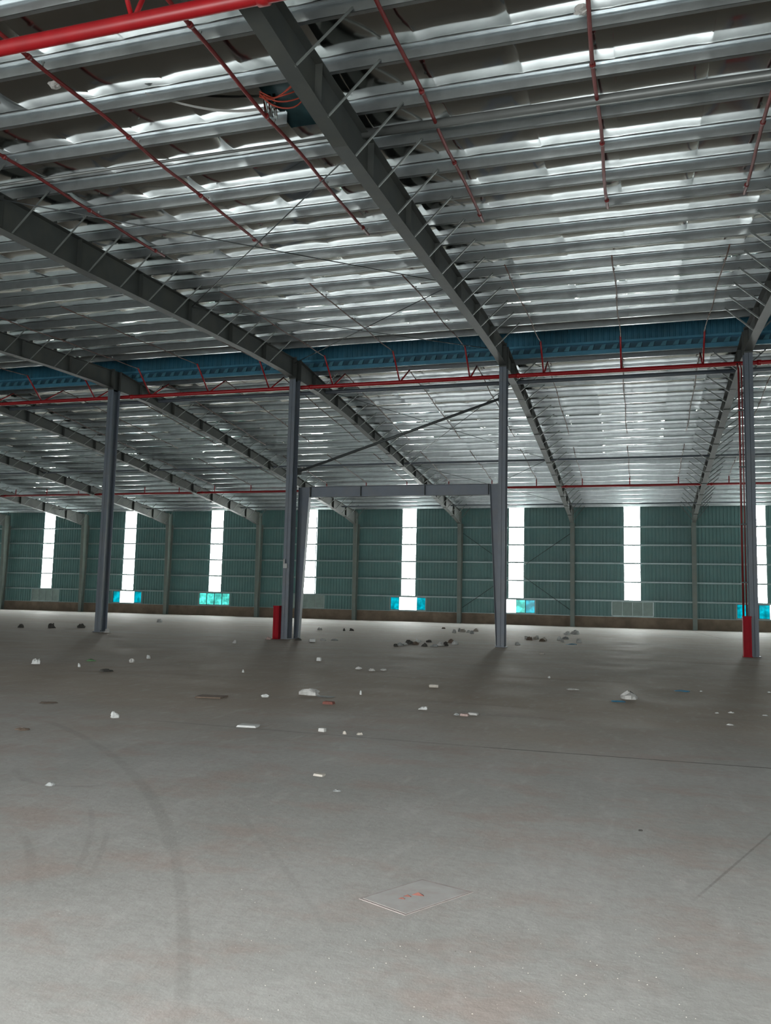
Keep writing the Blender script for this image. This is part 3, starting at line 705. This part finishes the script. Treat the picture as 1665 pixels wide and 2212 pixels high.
items = [
 ('crumpled_cup', 247, 1545, 20, 17, 'white', 'round crumpled white cup alone on the left half of the floor', 'cup', .75, 0),
 ('white_slab', 537, 1567, 42, 8, 'white', 'long flat white slab lying left of the pink rubble patch', 'slab', .6, 1),
 ('plastic_bag', 668, 1495, 48, 19, 'paper', 'large crumpled white plastic bag on the floor left of centre', 'plastic bag', .75, 0),
 ('plastic_sheet', 705, 1504, 42, 6, 'greyscrap', 'thin translucent sheet trailing right of the large crumpled bag', 'plastic sheet', .4, 0),
 ('broken_brick', 710, 1518, 22, 9, 'redbrown', 'dark red brown broken brick below the large crumpled bag', 'brick', .7, 1),
 ('white_scrap', 572, 1503, 16, 9, 'white', 'small white scrap left of the large crumpled bag', 'scrap', .7, 0),
 ('white_block', 689, 1425, 9, 9, 'white', 'tiny white cube on the brown floor between the two middle columns', 'block', .9, 1),
 ('plastic_scrap', 774, 1443, 16, 8, 'paper', 'leftmost pale scrap of the three in a row below the rubble heap', 'scrap', .7, 0),
 ('plastic_scrap', 802, 1447, 15, 7, 'paper', 'middle pale scrap of the three in a row below the rubble heap', 'scrap', .8, 0),
 ('plastic_scrap', 828, 1446, 18, 7, 'paper', 'rightmost pale scrap of the three in a row below the rubble heap', 'scrap', .6, 0),
 ('folded_scrap', 915, 1530, 20, 9, 'white', 'folded white scrap left of the row of broken blocks', 'scrap', .7, 0),
 ('cream_block', 937, 1482, 19, 8, 'cream', 'cream coloured chipped block lying by itself right of centre', 'block', .8, 1),
 ('mortar_piece', 986, 1543, 13, 6, 'greyscrap', 'grey mortar piece at the left end of the row of broken blocks', 'rubble', .7, 0),
 ('pink_block', 1003, 1544, 17, 7, 'pinkish', 'pinkish broken block in the middle of the row of three', 'block', .7, 1),
 ('white_block', 1022, 1542, 20, 7, 'paper', 'white broken block at the right end of the row of three', 'block', .7, 1),
 ('white_chunk', 696, 1577, 14, 10, 'paper', 'white chunk above the reddish dirt patch', 'rubble', .8, 1),
 ('plaster_bit', 744, 1583, 9, 9, 'cream', 'small cream plaster bit standing in the reddish dirt patch', 'rubble', .8, 0),
 ('plaster_bit', 776, 1585, 13, 7, 'cream', 'wider cream plaster bit at the right of the reddish dirt patch', 'rubble', .7, 0),
 ('concrete_slab', 690, 1673, 22, 8, 'cream', 'off-white chipped slab lying alone on the pale foreground floor', 'slab', .6, 1),
 ('grey_scrap', 727, 1707, 19, 7, 'greyscrap', 'grey crumpled scrap nearest to the camera right of the off-white slab', 'scrap', .5, 0),
 ('paper_bit', 779, 1498, 4, 9, 'white', 'tiny upright white paper bit right of the large crumpled bag', 'paper', 1., 0),
 ('crumpled_bag', 1360, 1504, 36, 20, 'paper', 'crumpled grey white bag on the right half of the floor', 'bag', .8, 0),
 ('blue_sheet', 1336, 1514, 32, 5, 'bluescrap', 'flat blue sheet touching the crumpled bag on the right', 'sheet', .5, 0),
 ('blue_sheet', 1476, 1492, 34, 5, 'bluescrap', 'flat blue sheet alone right of the crumpled bag', 'sheet', .5, 0),
 ('paper_bit', 1514, 1493, 7, 3, 'white', 'tiny white paper bit beside the lone blue sheet', 'paper', .6, 0),
 ('plastic_scrap', 1234, 1488, 28, 6, 'paper', 'thin curled plastic scrap left of the crumpled bag on the right', 'scrap', .5, 0),
 ('paper_bit', 1186, 1463, 6, 6, 'white', 'tiny white paper bit above the thin curled plastic scrap', 'paper', .7, 0),
 ('paper_bit', 1548, 1540, 8, 3, 'white', 'small white paper bit, leftmost of the cluster near the right edge', 'paper', .6, 0),
 ('paper_bit', 1580, 1539, 12, 4, 'white', 'white paper bit at the top of the cluster near the right edge', 'paper', .6, 0),
 ('paper_bit', 1577, 1565, 13, 4, 'white', 'white paper bit at the bottom of the cluster near the right edge', 'paper', .6, 0),
 ('paper_bit', 1653, 1545, 11, 3, 'white', 'white paper bit at the very right edge, lower one', 'paper', .6, 0),
 ('paper_bit', 1661, 1495, 9, 4, 'white', 'white paper bit at the very right edge, upper one', 'paper', .6, 0),
 ('white_scrap', 77, 1430, 18, 13, 'white', 'white crumpled scrap at far left, before the leftmost column', 'scrap', .8, 0),
 ('green_scrap', 197, 1426, 22, 6, 'green', 'green plastic scrap in front of the leftmost column', 'scrap', .6, 0),
 ('dark_rubble', 228, 1448, 31, 8, 'dark', 'dark rubble piece in front of the leftmost column', 'rubble', .7, 0),
 ('white_scrap', 284, 1428, 12, 10, 'paper', 'pale scrap right of the leftmost column, larger of the pair', 'scrap', .8, 0),
 ('white_scrap', 320, 1420, 8, 9, 'white', 'small white scrap right of the leftmost column, smaller of the pair', 'scrap', .8, 0),
 ('paper_bit', 171, 1438, 6, 9, 'white', 'tiny white paper bit left of the dark rubble piece', 'paper', .8, 0),
 ('paper_bit', 525, 1450, 5, 8, 'white', 'tiny white paper bit left of the red guard column foot', 'paper', .8, 0),
 ('white_scrap', 507, 1387, 9, 9, 'paper', 'pale scrap on the floor left of the left red guard', 'scrap', .8, 0),
 ('brown_board', 456, 1504, 58, 6, 'brown', 'flat dark brown board lying on the left half of the floor', 'board', .5, 1),
 ('brown_piece', 105, 1516, 45, 6, 'brown', 'flat brown piece in the dirt at the left edge', 'board', .3, 0),
 ('rubble_piece', 50, 1574, 32, 8, 'brown', 'brown earth clod at the left edge of the floor', 'clod', .5, 0),
 ('white_chunk', 108, 1693, 20, 12, 'greyscrap', 'pale chunk at the end of the dark scrape mark at left', 'rubble', .6, 0),
 ('dark_rubble', 45, 1353, 14, 9, 'dark', 'dark clod behind at far left, leftmost of three', 'clod', .8, 0),
 ('dark_rubble', 110, 1353, 16, 12, 'dark', 'dark clod behind at far left, middle of three', 'clod', .8, 0),
 ('dark_rubble', 176, 1353, 18, 11, 'dark', 'dark clod left of the leftmost column, rightmost of three', 'clod', .8, 0),
 ('white_bag', 344, 1342, 14, 8, 'white', 'white bag far back on the floor right of the leftmost column', 'bag', .9, 0),
 ('paper_scrap', 232, 1364, 16, 9, 'paper', 'pale scrap leaning at the foot of the leftmost column', 'scrap', .9, 0),
 ('dark_rubble', 645, 1381, 15, 7, 'dark', 'dark clod right of the column with the left red guard', 'clod', .8, 0),
 ('white_block', 675, 1384, 12, 8, 'white', 'white block right of the dark clod by the guarded column', 'block', .9, 1),
 ('paper_scrap', 697, 1382, 14, 6, 'paper', 'pale flat scrap, first right of the white block by the guarded column', 'scrap', .7, 0),
 ('paper_scrap', 722, 1382, 16, 6, 'greyscrap', 'greyish flat scrap, second right of the white block by the guarded column', 'scrap', .7, 0),
 ('pink_scrap', 580, 1379, 14, 8, 'pinkish', 'pinkish scrap left of the left red guard foot', 'scrap', .8, 0),
 ('dark_rubble', 743, 1361, 5, 7, 'dark', 'small dark clod far back between the middle columns, left one', 'clod', .9, 0),
 ('dark_rubble', 759, 1361, 10, 6, 'dark', 'small dark clod far back between the middle columns, right one', 'clod', .9, 0),
 ('paper_scrap', 690, 1359, 12, 6, 'paper', 'pale scrap far back right of the guarded middle column', 'scrap', .8, 0),
 ('paper_scrap', 958, 1357, 9, 4, 'brown', 'brown scrap far back left of the right middle column', 'scrap', .8, 0),
 ('blue_sheet', 1234, 1391, 24, 4, 'bluescrap', 'blue sheet under the white litter pile right of the right middle column', 'sheet', .5, 0),
 ('white_scrap', 1118, 1391, 12, 8, 'white', 'white scrap right of the right middle column foot', 'scrap', .8, 0),
 ('paper_scrap', 1170, 1412, 12, 5, 'cream', 'cream scrap below the white litter pile', 'scrap', .7, 0),
 ('paper_bit', 1383, 1794, 9, 3, 'dark', 'small dark bit alone in the right foreground', 'bit', .6, 0),
]
for it in items: lump(it[0], it[1], it[2]+it[4]*.3, it[3], it[4], it[5], it[6], it[7], it[8], blocky=bool(it[9]))
def heap(name, n, px0, px1, py0, py1, mats, base, cat, group, s0=10, s1=26, seed=1):
    rnd = random.Random(seed)
    for i in range(n):
        px = px0+(px1-px0)*(i+.5)/n+rnd.uniform(-3, 3); py = rnd.uniform(py0, py1); m = mats[i % len(mats)]
        nm = {'dark': 'dark', 'white': 'white', 'paper': 'pale', 'greyscrap': 'grey', 'brown': 'brown', 'cream': 'cream', 'redbrown': 'reddish'}[m]
        lump(name, px, py, rnd.uniform(s0, s1), rnd.uniform(7, 11), m, '%s piece of the %s, %s from left' % (nm, base, ORD[i]), cat, .8, seed=i, group=group)
heap('rubble_lump', 13, 846, 988, 1387, 1397, ['dark', 'greyscrap', 'paper', 'dark', 'brown', 'white', 'dark'], 'dark rubble row between the middle columns', 'rubble', 'rubble row between the middle columns', 10, 20, 2)
heap('litter_scrap', 6, 978, 1032, 1364, 1370, ['paper', 'greyscrap', 'cream'], 'thin litter row behind the rubble row', 'scrap', 'thin litter row', 7, 13, 3)
heap('litter_scrap', 6, 1135, 1180, 1380, 1387, ['paper', 'brown', 'cream'], 'small litter pile beside the column', 'scrap', 'small litter pile', 8, 14, 4)
heap('litter_scrap', 9, 1205, 1254, 1366, 1389, ['white', 'paper', 'greyscrap', 'white'], 'larger litter pile under the open window', 'scrap', 'white litter pile', 8, 15, 5)
# square cover let into the floor
cv = empty('floor_cover', (12.37, 4.66, 0), 'square pinkish cover let into the foreground floor', 'cover')
pts = [fl(775, 1942), fl(912, 1900), fl(1022, 1928), fl(875, 1978)]
def quad_ring(P, s, z0, z1, mb):
    cx = sum(p[0] for p in P)/4; cy = sum(p[1] for p in P)/4
    o = P; i_ = [(cx+(p[0]-cx)*s, cy+(p[1]-cy)*s) for p in P]
    for a in range(4):
        b = (a+1) % 4
        mb.add([(*o[a], z1), (*o[b], z1), (*i_[b], z1), (*i_[a], z1), (*o[a], z0), (*o[b], z0), (*i_[b], z0), (*i_[a], z0)],
               [(3, 2, 1, 0), (0, 1, 5, 4), (2, 3, 7, 6)])
    return mb, i_
M['coverlid'] = mat('cover_concrete', (.36, .35, .33), .8, 0, var=.08, scale=6, dirt=(.30, .25, .225), dscale=9, damt=.5)
M['covergap'] = mat('cover_gap_dirt', (.29, .255, .235), .9, 0, var=.2, scale=14)
rb, inn = quad_ring(pts, .93, 0, .003, MB()); rb.build('rim', 'covergap', cv)
MB().add([(*p, .004) for p in inn]+[(*p, 0) for p in inn], [(0, 1, 2, 3), (0, 4, 5, 1), (1, 5, 6, 2), (2, 6, 7, 3), (3, 7, 4, 0)]).build('lid', 'coverlid', cv)
for i, (px, py, wv) in enumerate(((868, 1943, 7), (903, 1935, 12), (880, 1938, 8))):
    x, y = fl(px, py); u = .004*wv/4
    MB().add([(x-u*3, y-u, .004), (x+u*3, y-u*.6, .004), (x+u*2.2, y+u, .004), (x-u*2, y+u*1.3, .004), (x, y, .004+u*1.2)], [(0, 1, 4), (1, 2, 4), (2, 3, 4), (3, 0, 4)]).build('dirt_clod', 'redbrown', cv)
# gravel nobody could count
gr = MB(); rnd = random.Random(11)
for i in range(260):
    px = rnd.uniform(20, 1650); py = rnd.uniform(1640, 2205)**1.0
    if rnd.random() < .55: px = rnd.uniform(500, 1500); py = rnd.uniform(2000, 2205)
    x, y = fl(px, py); r = rnd.uniform(.0008, .0022); a = rnd.uniform(0, 3)
    vs = [(x+r*1.6*math.cos(a+j*1.57), y+r*math.sin(a+j*1.57), 0) for j in range(4)]+[(x, y, r*1.4)]
    gr.add(vs, [(0, 1, 4), (1, 2, 4), (2, 3, 4), (3, 0, 4)], rnd.choice((0, 0, 1)))
tag(gr.build('gravel', ['cream', 'dark']), 'fine crumbs of gravel scattered over the foreground floor', 'gravel', kind='stuff')
# pale rags caught on the roof pipes
for (x, y, lab) in ((12.9, 11.7, 'white rag caught on the sprinkler branch at the upper right'), (4.25, 11.2, 'small white rag caught on the sprinkler branch at the upper left')):
    rnd = random.Random(int(x)); mb = MB(); nu, nv = 10, 7; vs = []; zz = ny(y)+.02
    for i in range(nv):
        el = -math.pi/2+math.pi*i/(nv-1)
        for j in range(nu):
            a = 2*math.pi*j/nu; r = .085*(1+rnd.uniform(-.3, .3)); vs.append((x-.11+r*math.cos(a)*math.cos(el)*1.3, y+r*math.sin(a)*math.cos(el), zz+r*math.sin(el)*.7))
    mb.add(vs, [(i*nu+j, i*nu+(j+1) % nu, (i+1)*nu+(j+1) % nu, (i+1)*nu+j) for i in range(nv-1) for j in range(nu)])
    tag(mb.build('rag', 'paper'), lab, 'rag')
